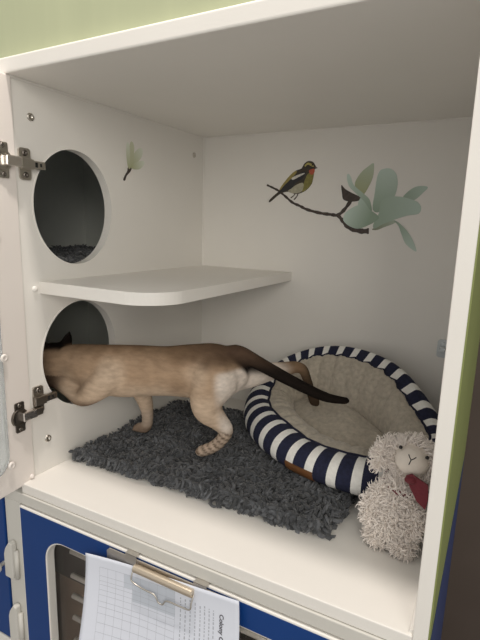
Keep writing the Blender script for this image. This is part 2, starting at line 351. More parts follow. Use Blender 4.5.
# ---- two concealed hinges
def hinge(zc, zw, swap):
    """zc: height of the cup, zw: height of the mounting plate."""
    root_bm = bmesh.new()
    # arm running back along the cabinet side from the knuckle
    box(root_bm, (0.004, 0.006, zc-0.0075), (0.0135, 0.026, zc+0.0075), 0.002)
    box(root_bm, (0.004, 0.010, zw-0.0085), (0.0125, 0.036, zw+0.0085), 0.002)
    box(root_bm, (0.004, 0.030, zw-0.0068), (0.0110, 0.060, zw+0.0068), 0.002)
    hg = obj('hinge', root_bm, M['steel'] if not swap else M['mid_steel'], cab)
    bm = bmesh.new()
    box(bm, (0.0108, 0.0385, zw-0.004), (0.0114, 0.0435, zw+0.004)); box(bm, (0.0108, 0.048, zw-0.0025), (0.0113, 0.052, zw+0.003))
    obj('adjusting_slot', bm, M['black'], hg)
    # mounting plate with wings above and below and two screws
    bm = plate(rounded_rect(0.013, zw-0.026, 0.035, zw+0.026, 0.005), [], lambda u, v, w: (0.0003+w, u, v), 0.0038); bevel_sharp(bm, 0.0008, 2)
    obj('mounting_plate', bm, M['steel'], hg)
    for dz in (-0.018, 0.018):
        bm = bmesh.new(); lathe(bm, [(0, 0.0012), (0.0016, 0.0012), (0.002, 0.0024), (0.0046, 0.0018), (0.0052, 0)], 16, orient((0.0041, 0.024, zw+dz), (1, 0, 0)))
        obj('plate_screw', bm, M['dark_steel'], hg, smooth=True)
    # cup on the door face with its flange
    fl = bmesh.new()
    f2 = plate(rounded_rect(0.006, zc-0.028, 0.026, zc+0.028, 0.003), [], lambda u, v, w: dxf(u, 0.0003+w, v), 0.0022); bevel_sharp(f2, 0.0006, 2)
    merge(fl, f2)
    lathe(fl, [(0.0, 0.0006), (0.0135, 0.0006), (0.0135, 0.0042), (0.0165, 0.0042), (0.0172, 0.0)], 28, orient(dxf(0.017, 0.0005, zc), (cos(DA), sin(DA), 0)))
    obj('cup_flange', fl, M['steel' if not swap else 'dark_steel'], hg)
    bm = bmesh.new(); lathe(bm, [(0, 0.0016), (0.0128, 0.0016), (0.0128, 0.0008)], 28, orient(dxf(0.017, 0.0005, zc), (cos(DA), sin(DA), 0)))
    obj('cup_recess', bm, M['black'], hg)
    for dz in (-0.0225, 0.0225):
        bm = bmesh.new(); lathe(bm, [(0, 0.001), (0.0013, 0.001), (0.0018, 0.0020), (0.0036, 0.0016), (0.0042, 0)], 16, orient(dxf(0.0165, 0.0024, zc+dz), (cos(DA), sin(DA), 0)))
        obj('flange_screw', bm, M['dark_steel'], hg, smooth=True)
    # bright knuckle link bridging the gap between cup and arm
    bm = bmesh.new(); a = dxf(0.013, 0.006, zc); b = Vector((0.012, 0.008, zc))
    dv = (b-a).normalized()
    mt = orient((a+b)/2, (0, 0, 1), dv)
    t = bmesh.new(); box(t, (-(b-a).length/2-0.002, -0.0045, -0.0085), ((b-a).length/2+0.003, 0.0045, 0.0085), 0.0025, 3)
    merge(bm, t, mt); obj('link_arm', bm, M['chrome'], hg, label='bright link arm')
hinge(0.573, 0.572, False)
hinge(0.131, 0.150, True)

# ================================================================== GREEN PANEL ABOVE
bm = bmesh.new(); box(bm, (-0.6, 0.012, H+0.0238), (W+0.0172, 0.030, H+0.62), 0.001)
single('fascia_panel', bm, M['green'], 'pale green panel standing on the top of the open cabinet', 'panel', (0.05, 0.02, H+0.0238))

# ================================================================== LOWER CABINET (front slightly skewed)
def lx(u, v, z):
    return Vector((u*cos(SLANT)-v*sin(SLANT), -0.02+u*sin(SLANT)+v*cos(SLANT), z))
LX = lambda c: lx(c.x, c.y, c.z)
low = thing('lower_cabinet', 'white framed lower cabinet with blue window door under the open compartment', 'cabinet', (0.345, 0.29, -1.10))
LB = -1.08
bm = bmesh.new(); box(bm, (-0.0485, -0.0035, -0.0405), (0.7003, 0.022, -0.0200), 0.0016, 2, LX)
obj('top_rail', bm, M['grey_white'], low)
bm = bmesh.new(); box(bm, (-0.0485, -0.0030, LB), (-0.0055, 0.020, -0.0409), 0.0016, 2, LX)
obj('frame_stile', bm, M['grey_white'], low)
bm = bmesh.new(); box(bm, (0.672, -0.0030, LB), (0.7003, 0.020, -0.0409), 0.0016, 2, LX); obj('frame_stile', bm, M['grey_white'], low)
bm = bmesh.new(); box(bm, (0.7020, 0.004, LB), (0.7095, 0.59, -0.0200)); obj('side_panel', bm, M['blue_side'], low, label='dark blue outer side panel')
bm = bmesh.new(); box(bm, (-0.044, 0.024, LB), (-0.032, 0.58, -0.0215), 0, 2, LX); obj('side_panel', bm, M['tan_interior'], low)
bm = bmesh.new(); box(bm, (-0.030, 0.57, LB), (0.699, 0.58, -0.0215), 0, 2, LX); obj('back_panel', bm, M['tan_interior'], low)
bm = bmesh.new(); box(bm, (-0.030, 0.030, -0.60), (0.699, 0.568, -0.585), 0, 2, LX); obj('cabinet_base', bm, M['tan_interior'], low)
# the door: pale board, blue face, rounded window cut-out
WU0, WU1, WZ0, WZ1 = 0.064, 0.600, -0.52, -0.0885
bm = plate([(-0.0035, -0.62), (0.668, -0.62), (0.668, -0.0435), (-0.0035, -0.0435)], [rounded_rect(WU0, WZ0, WU1, WZ1, 0.045, 10)], lambda u, v, w: lx(u, -0.0065+w, v), 0.018)
bevel_sharp(bm, 0.002, 2)
ld = obj('door', bm, M['white'], low)
bm = plate([(0.000, -0.618), (0.666, -0.618), (0.666, -0.0468), (0.000, -0.0468)], [rounded_rect(WU0-0.003, WZ0-0.003, WU1+0.003, WZ1+0.003, 0.048, 10)], lambda u, v, w: lx(u, -0.0072+w, v), 0.0006)
obj('door_face', bm, M['blue'], ld, label='royal blue door face')
bm = plate(rounded_rect(WU0-0.02, WZ0-0.02, WU1+0.02, WZ1+0.02, 0.05, 8), [], lambda u, v, w: lx(u, 0.0120+w, v), 0.003)
obj('window_pane', bm, M['smoke_pane'], ld)
# bars and inner dark panel behind the window
bm = bmesh.new(); box(bm, (0.000, 0.050, -0.215), (0.66, 0.058, -0.05), 0.001, 2, LX)
obj('inner_panel', bm, M['dark_interior'], low)
for k, z in enumerate((-0.133, -0.185, -0.230, -0.278, -0.33, -0.38)):
    bm = bmesh.new(); tube(bm, [lx(0.084, 0.034, z), lx(0.655, 0.034, z)], 0.0050, 10); obj('wire_bar', bm, M['rail_white'], low, smooth=True)
bm = bmesh.new(); box(bm, (0.0, 0.075, -0.584), (0.69, 0.083, -0.06), 0, 2, LX); obj('inner_board', bm, M['tan_interior'], low)
# plastic hinges on the left stile
for z0, z1 in ((-0.205, -0.125), (-0.36, -0.265)):
    bm = plate([(-0.046, z0), (-0.024, z0), (-0.022, z0+0.012), (-0.022, z1-0.004), (-0.030, z1), (-0.042, z1-0.018), (-0.046, z1-0.03)], [], lambda u, v, w: lx(u, -0.0035-w, v), 0.012)
    bevel_sharp(bm, 0.003, 3)
    hb = obj('hinge_cover', bm, M['grey_white'], low, smooth=False)
    bm = bmesh.new(); tube(bm, [lx(-0.020, -0.007, z0-0.002), lx(-0.020, -0.007, z1-0.02)], 0.0042, 12); obj('hinge_barrel', bm, M['grey_white'], hb, smooth=True)

# ---- neighbour to the left: blue door with round knob
nb = thing('blue_cupboard', 'neighbouring lower cupboard with a plain blue door and round knob, at left edge', 'cupboard', (-0.25, 0.25, -1.10))
bm = bmesh.new(); box(bm, (-0.45, 0.02, LB), (-0.050, 0.56, -0.022), 0.001, 2, LX); obj('carcass', bm, M['grey_white'], nb)
bm = bmesh.new(); box(bm, (-0.45, -0.006, -0.362), (-0.0505, 0.018, -0.048), 0.002, 2, LX); nd = obj('door', bm, M['blue'], nb)
bm = bmesh.new(); lathe(bm, [(0.004, 0), (0.004, 0.010), (0.010, 0.014), (0.0115, 0.020), (0.009, 0.026), (0, 0.027)], 24, orient(lx(-0.058, -0.006, -0.186), lx(0, -1, 0)-lx(0, 0, 0)))
obj('knob', bm, M['grey_white'], nd, smooth=True)
bm = bmesh.new(); box(bm, (-0.45, -0.006, -0.80), (-0.0505, 0.018, -0.366), 0.002, 2, LX); obj('drawer', bm, M['white'], nb)

# ---- neighbouring compartment seen through the round holes
nc = thing('neighbouring_compartment', 'dim neighbouring cabinet compartment seen through the two round holes', 'cabinet', (-0.24, 0.29, -0.02))
NX0, NX1 = -0.452, -0.0195
bm = bmesh.new(); box(bm, (NX0-0.018, 0.0, -0.019), (NX0, D+0.012, H)); obj('side_panel', bm, M['neighbour'], nc)
bm = bmesh.new(); box(bm, (NX0, D, -0.001), (NX1, D+0.012, H)); obj('back_panel', bm, M['neighbour'], nc)
bm = bmesh.new(); box(bm, (NX0, 0.0, -0.019), (NX1, D, 0.0)); obj('bottom_panel', bm, M['neighbour'], nc)
bm = bmesh.new(); box(bm, (NX0-0.018, 0.0, H), (-0.0355, D+0.012, H+0.0235)); obj('top_panel', bm, M['neighbour'], nc)
bm = bmesh.new(); box(bm, (NX0, 0.03, 0.366), (NX1, D, 0.384)); obj('shelf', bm, M['neighbour'], nc)
bm = bmesh.new(); box(bm, (NX0-0.018, -0.020, -0.018), (NX1-0.006, -0.002, H-0.002)); obj('door', bm, M['neighbour'], nc)

# ================================================================== DECALS
def poly_face(bm, pts, to3, w):
    vs = [bm.verts.new(to3(p[0], p[1], w)) for p in pts]
    es = [bm.edges.new((vs[i], vs[(i+1) % len(vs)])) for i in range(len(vs))]
    bmesh.ops.triangle_fill(bm, edges=es, use_beauty=True)
def closed(pts, sub=4):
    n = len(pts); P = [pts[(i) % n] for i in range(-1, n+2)]
    out = []
    for i in range(1, n+1):
        p0, p1, p2, p3 = P[i-1], P[i], P[i+1], P[i+2] if i+2 < len(P) else P[3]
        for s in range(sub):
            t = s/sub
            out.append(tuple(0.5*(2*b+(c-a)*t+(2*a-5*b+4*c-d)*t*t+(3*b-a-3*c+d)*t**3)*1.0 for a, b, c, d in zip(p0, p1, p2, p3)))
    return out
BACK = lambda u, v, w: Vector((u, D-0.0004-w, v))
LEFT = lambda u, v, w: Vector((0.0004+w, u, v))
def print_mat(name, c0, c1, p0, p1):
    """Printed colour blend of a petal, from its base to its tip."""
    m, nt, b = new_mat(name)
    tc = nt.nodes.new('ShaderNodeTexCoord'); mp = nt.nodes.new('ShaderNodeVectorMath'); mp.operation = 'SUBTRACT'
    mp.inputs[1].default_value = p0
    dv = Vector(p1)-Vector(p0); L2 = dv.length_squared
    dt = nt.nodes.new('ShaderNodeVectorMath'); dt.operation = 'DOT_PRODUCT'; dt.inputs[1].default_value = dv/L2
    nt.links.new(tc.outputs['Object'], mp.inputs[0]); nt.links.new(mp.outputs['Vector'], dt.inputs[0])
    r = nt.nodes.new('ShaderNodeValToRGB'); r.color_ramp.elements[0].color = (*c0, 1); r.color_ramp.elements[1].color = (*c1, 1)
    nt.links.new(dt.outputs['Value'], r.inputs['Fac']); nt.links.new(r.outputs['Color'], b.inputs['Base Color'])
    b.inputs['Roughness'].default_value = 0.5
    return m
BC = {'body': (0.045, 0.034, 0.022), 'back': (0.30, 0.24, 0.07), 'breast': (0.22, 0.20, 0.05), 'belly': (0.40, 0.38, 0.28), 'wing': (0.018, 0.018, 0.022),
      'patch': (0.60, 0.57, 0.52), 'throat': (0.45, 0.09, 0.045), 'brow': (0.42, 0.36, 0.11), 'beak': (0.14, 0.12, 0.12), 'leg': (0.06, 0.04, 0.03)}
PM = {k: mat('print_'+k, v, 0.55, var=0.18, vscale=140) for k, v in BC.items()}
PM['twig'] = mat('print_twig', (0.055, 0.04, 0.033), 0.6, var=0.3, vscale=120)
PM['eye'] = mat('print_eye', (0.008, 0.008, 0.008), 0.4)
dec = thing('bird_and_magnolia_sticker', 'printed sticker of a small bird on a magnolia branch on the back panel', 'sticker', (0.38, D-0.0004, 0.43))
def ribbon(pts, w0, w1, level):
    bm = bmesh.new(); P = spline(pts, 5); L = []
    n = len(P)
    for i, p in enumerate(P):
        a = Vector(P[max(i-1, 0)]); b = Vector(P[min(i+1, n-1)]); t = (b-a).normalized(); nn = Vector((-t.y, t.x))
        wd = w0+(w1-w0)*i/(n-1); wd *= 1+0.18*sin(i*1.7)
        L.append((bm.verts.new(BACK(p[0]+nn.x*wd, p[1]+nn.y*wd, level)), bm.verts.new(BACK(p[0]-nn.x*wd, p[1]-nn.y*wd, level))))
    for a, b in zip(L, L[1:]): bm.faces.new((a[0], a[1], b[1], b[0]))
    return bm
obj('branch', ribbon(BRANCH, 0.0022, 0.0042, 0.0001), PM['twig'], dec)
obj('branch', ribbon(BRANCH2, 0.004, 0.006, 0.00012), PM['twig'], dec)
bird = None
for i, (n, pts) in enumerate(BIRD):
    bm = bmesh.new(); poly_face(bm, closed(pts) if n != 'beak' else pts, BACK, 0.00015+0.00006*i)
    o = obj({'body': 'bird', 'patch': 'wing_patch', 'brow': 'eyebrow_stripe'}.get(n, n), bm, PM[n], bird or dec)
    if bird is None: bird = o
bm = bmesh.new(); poly_face(bm, circle(BIRD[0][1][3][0]-0.0015, BIRD[0][1][3][1]-0.0075, 0.0019, 12), BACK, 0.0009); obj('eye', bm, PM['eye'], bird)
PALE, MIDG, SHAD = (0.57, 0.69, 0.62), (0.50, 0.62, 0.55), (0.42, 0.50, 0.40)
def petals(data, to3, root, lvl=0.00014):
    for i, (n, pts) in enumerate(data):
        bm = bmesh.new(); poly_face(bm, closed(pts), to3, lvl+0.00006*i)
        cx = sum(p[0] for p in pts)/len(pts); cz = sum(p[1] for p in pts)/len(pts)
        P3 = [Vector(to3(p[0], p[1], 0)) for p in pts]
        base = Vector(to3(*FB, 0)) if to3 is BACK else Vector(to3(*FS, 0))
        near = min(P3, key=lambda q: (q-base).length)-origin_of(root); far = max(P3, key=lambda q: (q-base).length)-origin_of(root)
        if to3 is LEFT and n in ('petal', 'bud'): m = print_mat('print_petal', (0.42, 0.44, 0.26), (0.74, 0.78, 0.68) if n == 'petal' else (0.62, 0.64, 0.48), near, far)
        elif n == 'petal': m = print_mat('print_petal', (0.27, 0.36, 0.27) if i % 2 else (0.31, 0.40, 0.31), PALE if i % 2 else MIDG, near, far)
        elif n == 'bud': m = print_mat('print_bud_petal', (0.36, 0.38, 0.20), (0.50, 0.58, 0.46), near, far)
        elif n == 'under': m = print_mat('print_petal_underside', (0.22, 0.24, 0.15), (0.40, 0.47, 0.38), near, far)
        else: m = PM['twig']
        obj({'under': 'petal', 'bud': 'bud_petal', 'sheath': 'bud_sheath'}.get(n, n), bm, m, root)
FB = (0.452, 0.487); FS = (0.283, 0.590)
petals(FLOWER, BACK, dec)
# thin veins between overlapping petals
dec2 = thing('magnolia_sticker', 'small printed magnolia bud sticker beside the upper round hole', 'sticker', (0.0004, 0.29, 0.58))
petals(SMALL, LEFT, dec2)

# ================================================================== CLIPBOARD AND PAPER
cb = thing('clip_holder', 'metal paper clip holder hooked over the blue door top', 'clip', tuple(lx(0.335, -0.012, -0.06)))
tilt = lambda u: 0.004
bm = plate([(0.222, -0.0465), (0.444, -0.0465), (0.4505, -0.0525), (0.4505, -0.072), (0.216, -0.072), (0.216, -0.0525)], [], lambda u, v, w: lx(u, -0.0095-w, v), 0.0018)
bevel_sharp(bm, 0.0004, 1); obj('back_plate', bm, M['zinc'], cb)
for u in (0.268, 0.398):
    bm = bmesh.new()
    box(bm, (u-0.011, -0.0128, -0.058), (u+0.011, -0.0114, -0.0405), 0, 2, LX)
    box(bm, (u-0.011, -0.0128, -0.0418), (u+0.011, 0.008, -0.0404), 0, 2, LX)
    obj('hook', bm, M['zinc'], cb)
bm = bmesh.new(); lathe(bm, [(0, 0), (0.0056, 0), (0.0066, 0.001), (0.0066, 0.109), (0.0056, 0.110), (0, 0.110)], 20, orient(lx(0.280, -0.0185, -0.0555), lx(1, 0, 0)-lx(0, 0, 0)))
obj('clip_roll', bm, M['brass'], cb, smooth=False, label='warm metal roll')
wire = [(0.279, -0.019, -0.058), (0.279, -0.024, -0.066), (0.281, -0.026, -0.074), (0.300, -0.026, -0.0785), (0.322, -0.026, -0.0795), (0.328, -0.026, -0.083), (0.332, -0.026, -0.090), (0.340, -0.026, -0.0905), (0.345, -0.026, -0.083), (0.352, -0.026, -0.080), (0.372, -0.026, -0.0795), (0.389, -0.026, -0.0775), (0.3905, -0.024, -0.068), (0.391, -0.019, -0.058)]
bm = bmesh.new(); tube(bm, [lx(*p) for p in spline(wire, 4)], 0.0013, 8); obj('wire_bail', bm, M['steel'], cb, smooth=True)

# paper: landscape sheet held at its long edge, curling towards the viewer lower down
PA = atan2(0.027, 0.286)
PO = (0.178, -0.0655)
def pp(s, t, lift=0.0):
    s = s*0.968
    """s along the held edge (0..0.297), t down the sheet (0..0.21)."""
    u = PO[0] + s*cos(PA) + t*sin(PA); z = PO[1] + s*sin(PA) - t*cos(PA)
    left = max(0, 1-s/0.12)
    v = -0.0150 - 0.055*(t/0.21)**1.6 - 0.010*left*(t/0.21) - 0.006*left*left - lift
    return lx(u, v, z)
paper = thing('paper_sheet', 'white printed form with a grid hanging from the metal clip', 'paper', tuple(pp(0.15, 0.1)))
def sheet(s0, t0, s1, t1, lift, ns=1, ntt=1):
    bm = bmesh.new()
    g = [[bm.verts.new(pp(s0+(s1-s0)*i/ns, t0+(t1-t0)*j/ntt, lift)) for j in range(ntt+1)] for i in range(ns+1)]
    for i in range(ns):
        for j in range(ntt): bm.faces.new((g[i][j], g[i][j+1], g[i+1][j+1], g[i+1][j]))
    return bm
bm = sheet(0, 0, 0.297, 0.21, 0, 40, 30)
ps = obj('sheet', bm, M['paper'], paper, smooth=True)
md = ps.modifiers.new('thickness', 'SOLIDIFY'); md.thickness = 0.0002; md.offset = 1
bm = bmesh.new()
GS0, GS1, GT0 = 0.030, 0.183, 0.018
cols = [GS0 + 0.0170*i for i in range(10)]
for s in cols: merge(bm, sheet(s-0.00022, GT0, s+0.00022, 0.205, 0.0004, 1, 24))
for t in [GT0 + dt for dt in (0, 0.014, 0.022, 0.028, 0.036, 0.044, 0.054, 0.062, 0.072, 0.086, 0.1, 0.115, 0.13, 0.145, 0.16, 0.175, 0.187)]: merge(bm, sheet(GS0, t-0.00022, GS1, t+0.00022, 0.0004, 24, 1))
obj('grid', bm, M['line_ink'], paper)
bm = bmesh.new(); merge(bm, sheet(cols[3]+.0005, GT0+.0005, cols[9], GT0+0.0215, 0.0003, 12, 4)); merge(bm, sheet(cols[4]+.0005, GT0+.0222, cols[9], GT0+0.040, 0.0003, 12, 4))
obj('shaded_cells', bm, M['shade_ink'], paper)
bm = bmesh.new()
rt = random.Random(3)
for s in (0.194, 0.203, 0.212, 0.221, 0.230, 0.238, 0.246, 0.2535):
    t = 0.024 + rt.uniform(0, 0.004)
    end = rt.uniform(0.09, 0.19)
    while t < end:
        L = rt.uniform(0.002, 0.006)
        hgt = rt.uniform(0.0009, 0.0014)
        merge(bm, sheet(s-hgt, t, s+hgt*0.6, t+L*0.8, 0.0004)); t += L+0.0012
obj('small_print', bm, M['line_ink'], paper)
# bold heading along the right edge, reading down the sheet
cu = bpy.data.curves.new('heading', 'FONT'); cu.body = 'Colony Cons'; cu.size = 0.0098; cu.extrude = 0.0; cu.offset = 0.00035
to = bpy.data.objects.new('heading', cu); COL.objects.link(to)
dg = bpy.context.evaluated_depsgraph_get(); tm = bpy.data.meshes.new_from_object(to.evaluated_get(dg))
bm = bmesh.new(); bm.from_mesh(tm); bpy.data.objects.remove(to); bpy.data.meshes.remove(tm)
for v in bm.verts: v.co = pp(0.2640+v.co.y, 0.029+v.co.x, 0.0005)
obj('heading', bm, M['ink'], paper)
# ================================================================== SHAGGY RUGS
def tuft(V, F, C, base, d, L, r, curl, col, rnd, n=4, k=4):
    """One curled tuft of pile appended to plain vertex, face and colour lists."""
    d = d.normalized(); a, b = frame_of(d); ph = rnd.uniform(0, 2*pi); s0 = len(V)
    side = a*cos(ph)+b*sin(ph); bn = d.cross(side)
    for i in range(k+1):
        t = i/k
        ang = curl*t*2.2
        c = base + d*(L*t*(1-0.25*t)) + side*(L*0.55*sin(ang)) + bn*(L*0.35*(1-cos(ang)))
        rr = r*(1.0-0.15*t) if i < k else r*0.25
        if i == 0: rr = r*0.7
        for j in range(n):
            q = 2*pi*j/n+ph
            V.append(c + (a*cos(q)+b*sin(q))*rr)
            sh = 1.0
            C.append((col[0]*sh, col[1]*sh, col[2]*sh, 1))
    for i in range(k):
        for j in range(n):
            F.append((s0+i*n+j, s0+i*n+(j+1) % n, s0+(i+1)*n+(j+1) % n, s0+(i+1)*n+j))
    F.append(tuple(s0+k*n+j for j in range(n)))

def mesh_from(name, V, F, C, m, parent, attr, kind=None, smooth=True):
    base = origin_of(parent); me = bpy.data.meshes.new(name)
    me.from_pydata([tuple(v-base) for v in V], [], F)
    at = me.color_attributes.new(attr, 'FLOAT_COLOR', 'POINT')
    flat = [x for c in C for x in c]; at.data.foreach_set('color', flat)
    me.materials.append(m)
    if smooth: me.polygons.foreach_set('use_smooth', [True]*len(me.polygons))
    o = bpy.data.objects.new(name, me); COL.objects.link(o); o.parent = parent; ORI[o.name] = base
    if kind: o['kind'] = kind
    return o

M['pile'] = attr_mat('charcoal_wool_pile', 'wool', rough=0.9, sheen=0.25, var=0.15, vscale=200, bump=0.2)

def make_rug(name, label, corners, z0, count, seed, group=None, thick=0.006, tall=(0.012, 0.020), rad=(0.0026, 0.0042), flat=(), under=None):
    rnd = random.Random(seed)
    c = [Vector((*p, z0)) for p in corners]     # front-left, front-right, back-right, back-left
    mid = sum(c, Vector())/4
    t = thing(name, label, 'rug', mid)
    def at(u, v): return (c[0]*(1-u)+c[1]*u)*(1-v)+(c[3]*(1-u)+c[2]*u)*v
    bm = bmesh.new(); N = 24
    top = [[None]*(N+1) for _ in range(N+1)]
    for lev in (0, 1):
        for i in range(N+1):
            for j in range(N+1):
                p = at(i/N, j/N) + Vector((0, 0, 0.0006 + lev*thick))
                vv = bm.verts.new(p); top[i][j] = (top[i][j] or []) + [vv]
    for i in range(N):
        for j in range(N):
            bm.faces.new((top[i][j][1], top[i+1][j][1], top[i+1][j+1][1], top[i][j+1][1]))
            bm.faces.new((top[i][j][0], top[i][j+1][0], top[i+1][j+1][0], top[i+1][j][0]))
    for i in range(N):
        for (a, b) in (((i, 0), (i+1, 0)), ((i+1, N), (i, N)), ((0, i+1), (0, i)), ((N, i), (N, i+1))):
            bm.faces.new((top[a[0]][a[1]][0], top[b[0]][b[1]][0], top[b[0]][b[1]][1], top[a[0]][a[1]][1]))
    bmesh.ops.recalc_face_normals(bm, faces=bm.faces[:])
    obj('backing', bm, M['rug_base'], t)
    V, F, C = [], [], []
    for q in range(count):
        e = rnd.random()
        u, v = rnd.random(), rnd.random()
        if e < 0.05: v = rnd.uniform(0, 0.012)
        elif e < 0.08: u = 1-rnd.uniform(0, 0.012)
        p = at(u, v)
        if under and under(p): continue
        n1 = noise.noise(p*38); n2 = noise.noise(p*38+Vector((9, 3, 5))); n3 = noise.noise(p*16+Vector((1, 8, 2)))
        d = Vector((n1*1.5+rnd.uniform(-.35, .35), n2*1.5+rnd.uniform(-.35, .35), 1.0))
        if v < 0.02: d += Vector((0, -0.9, -0.1))
        if u > 0.985: d += Vector((0.8, 0, -0.1))
        if v > 0.98: d += Vector((0, 0.4, 0))
        L = rnd.uniform(*tall)*(1+0.45*n3)
        for (fx, fy, fr, fk) in flat:
            dd = sqrt((p.x-fx)**2+(p.y-fy)**2)
            if dd < fr: L *= fk + (1-fk)*(dd/fr)**2
        if v < 0.02 or u > 0.985: L *= 0.95
        g = rnd.uniform(0.045, 0.125)*(1+0.25*n3)
        if rnd.random() < 0.12: g *= 1.35
        tuft(V, F, C, p+Vector((0, 0, thick*0.8)), d, L, rnd.uniform(*rad), rnd.uniform(0.7, 1.7), (g*0.93, g*0.98, g*1.07), rnd)
    mesh_from('pile', V, F, C, M['pile'], t, 'wool', kind='stuff')
    return t
make_rug('shag_rug', 'charcoal grey curly shag rug under the cat and striped bed', [(0.010, 0.102), (0.530, 0.128), (0.568, 0.525), (0.014, 0.445)], 0.0, 11000, 5, tall=(0.013, 0.020), rad=(0.0034, 0.0056),
         flat=((0.075, 0.23, 0.03, 0.35), (0.265, 0.207, 0.03, 0.45)), under=lambda p: ((p.x-0.47)*cos(radians(-25))+(p.y-0.402)*sin(radians(-25)))**2/0.215**2+(-(p.x-0.47)*sin(radians(-25))+(p.y-0.402)*cos(radians(-25)))**2/0.135**2 < 1)
make_rug('shag_rug', 'dark shag rug lying on the neighbouring shelf behind the upper round hole', [(-0.44, 0.06), (-0.04, 0.06), (-0.04, 0.55), (-0.44, 0.55)], 0.386, 4200, 8, rad=(0.004, 0.006))

# ================================================================== STRIPED PET BED
BC_, BA, BB, BPH = Vector((0.470, 0.402)), 0.252, 0.172, radians(-25)
bed = thing('pet_bed', 'oval pet bed with navy and white striped bolster and beige fleece lining', 'pet bed', (BC_.x, BC_.y, 0.022))
ZB = 0.020
def rim_dir(th):
    """Outer rim point (2D) and inward unit vector at angle th."""
    ex, ey = BA*cos(th), BB*sin(th)
    nx, ny = cos(th)/BA, sin(th)/BB; l = sqrt(nx*nx+ny*ny); nx /= l; ny /= l
    c, s = cos(BPH), sin(BPH)
    return Vector((BC_.x+ex*c-ey*s, BC_.y+ex*s+ey*c)), Vector((-(nx*c-ny*s), -(nx*s+ny*c)))
# equal arc-length table
TT = []
NT = 1440; acc = 0; prev = None
for i in range(NT+1):
    p, _ = rim_dir(2*pi*i/NT)
    if prev is not None: acc += (p-prev).length
    TT.append(acc); prev = p
def th_of(f):
    s = f*TT[-1]; lo, hi = 0, NT
    while hi-lo > 1:
        m_ = (lo+hi)//2
        if TT[m_] <= s: lo = m_
        else: hi = m_
    return 2*pi*(lo+(s-TT[lo])/(TT[hi]-TT[lo]))/NT
def rim_h(p, th):
    """Height of the bolster's crest: low in front, propped up against the back."""
    k = (p.y-0.36)/(0.55-0.36); k = max(0, min(1, k)); k = k*k*(3-2*k)
    hb = 0.206-1.1*(p.x-0.46)**2
    hf = 0.079+0.022*max(0, min(1, (0.42-p.x)/0.18))+0.020*max(0, min(1, (p.x-0.56)/0.1))
    return hf+(hb-hf)*k, k
def press(v):
    """The bed is squeezed against the back and the right side of the compartment."""
    lim = D-0.003
    if v.y > lim-0.03: e = v.y-(lim-0.03); v.y = lim-0.03+0.03*(1-exp(-e/0.03))
    lim = W-0.002
    if v.x > lim-0.03: e = v.x-(lim-0.03); v.x = lim-0.03+0.03*(1-exp(-e/0.03))
    return v
def bed_section(f):
    th = th_of(f); p, n = rim_dir(th); h, kb = rim_h(p, th)
    pinch = 0.0025*(1-abs(sin(f*pi*32)))                   # seams gather the fabric
    wob = 0.0022*sin(f*2*pi*7+1)+0.002*abs(sin(f*pi*26))
    hh = h-ZB
    out = [(0.030, 0.000), (0.012, 0.10*hh), (0.002, 0.28*hh), (0.000, 0.48*hh), (0.004, 0.68*hh), (0.013, 0.85*hh), (0.026, 0.96*hh), (0.040, 1.0*hh), (0.050, 0.975*hh)]
    sc = abs(sin(f*pi*30)); seam = (0.054+wob+kb*(0.010+0.006*sc), (0.955-0.04*kb-0.02*kb*sc)*hh)
    cr = 0.0035*(1-abs(sin(f*pi*26+0.5)))**3          # gathered creases in the lining
    e = 1-kb
    e = 1-kb
    inn = [seam, (0.066+wob+kb*0.006, (0.95+0.06*e-0.03*kb)*hh-pinch-cr), (0.082+wob, (0.88+0.14*e)*hh-pinch-cr*1.5), (0.098+0.004*e-cr, (0.72+0.19*e)*hh-cr*e), (0.107+0.008*e-cr, (0.55+0.12*e)*hh-cr*e), (0.109+0.013*e, 0.38*hh), (0.104+0.012*e, 0.14*hh)]
    P3 = lambda q: press(Vector((p.x+n.x*q[0], p.y+n.y*q[0], ZB+q[1])))
    return [P3(q) for q in out+[seam]], [P3(q) for q in inn], th
NSTR = 30; SUBC = 10; NC = NSTR*SUBC
M['navy_knit'] = mat('navy_knit', (0.013, 0.016, 0.045), 0.9, var=0.25, vscale=160, bump=0.6, bscale=420, stretch=(1, 1, 0.6))
M['white_knit'] = mat('white_knit', (0.88, 0.87, 0.83), 0.9, var=0.05, vscale=160, bump=0.6, bscale=420)
bo, bi, bp, seam_pts = bmesh.new(), bmesh.new(), bmesh.new(), []
ro, ri = [], []
for c in range(NC):
    o_, i_, th = bed_section(c/NC)
    o_ = [Vector(o_[0])] + [Vector(x) for x in spline(o_, 2)[1:]]
    i_ = [Vector(x) for x in spline(i_, 2)]
    ro.append([bo.verts.new(x) for x in o_]); ri.append([bi.verts.new(x+Vector((0, 0, 0.0006*sin(c*2.1)))) for x in i_]); seam_pts.append(o_[-1])
for c in range(NC):
    a, b = ro[c], ro[(c+1) % NC]
    for k in range(len(a)-1):
        f = bo.faces.new((a[k], b[k], b[k+1], a[k+1])); f.material_index = 1 if (c % SUBC) < 4 else 0
    a, b = ri[c], ri[(c+1) % NC]
    for k in range(len(a)-1): bi.faces.new((a[k], b[k], b[k+1], a[k+1]))
bmesh.ops.recalc_face_normals(bo, faces=bo.faces[:]); bmesh.ops.recalc_face_normals(bi, faces=bi.faces[:])
bolster = obj('bolster', bo, [M['navy_knit'], M['white_knit']], bed, smooth=True, label='navy and white striped knit bolster')
obj('lining', bi, M['tan_wool'], bed, smooth=True, label='beige fleece inner lining')
tube(bp, [p+Vector((0, 0, 0.001)) for p in seam_pts]+[seam_pts[0]+Vector((0, 0, 0.001))], 0.0026, 8, caps=False)
obj('piping', bp, M['navy'], bolster, smooth=True)
bm = bmesh.new(); rings = []
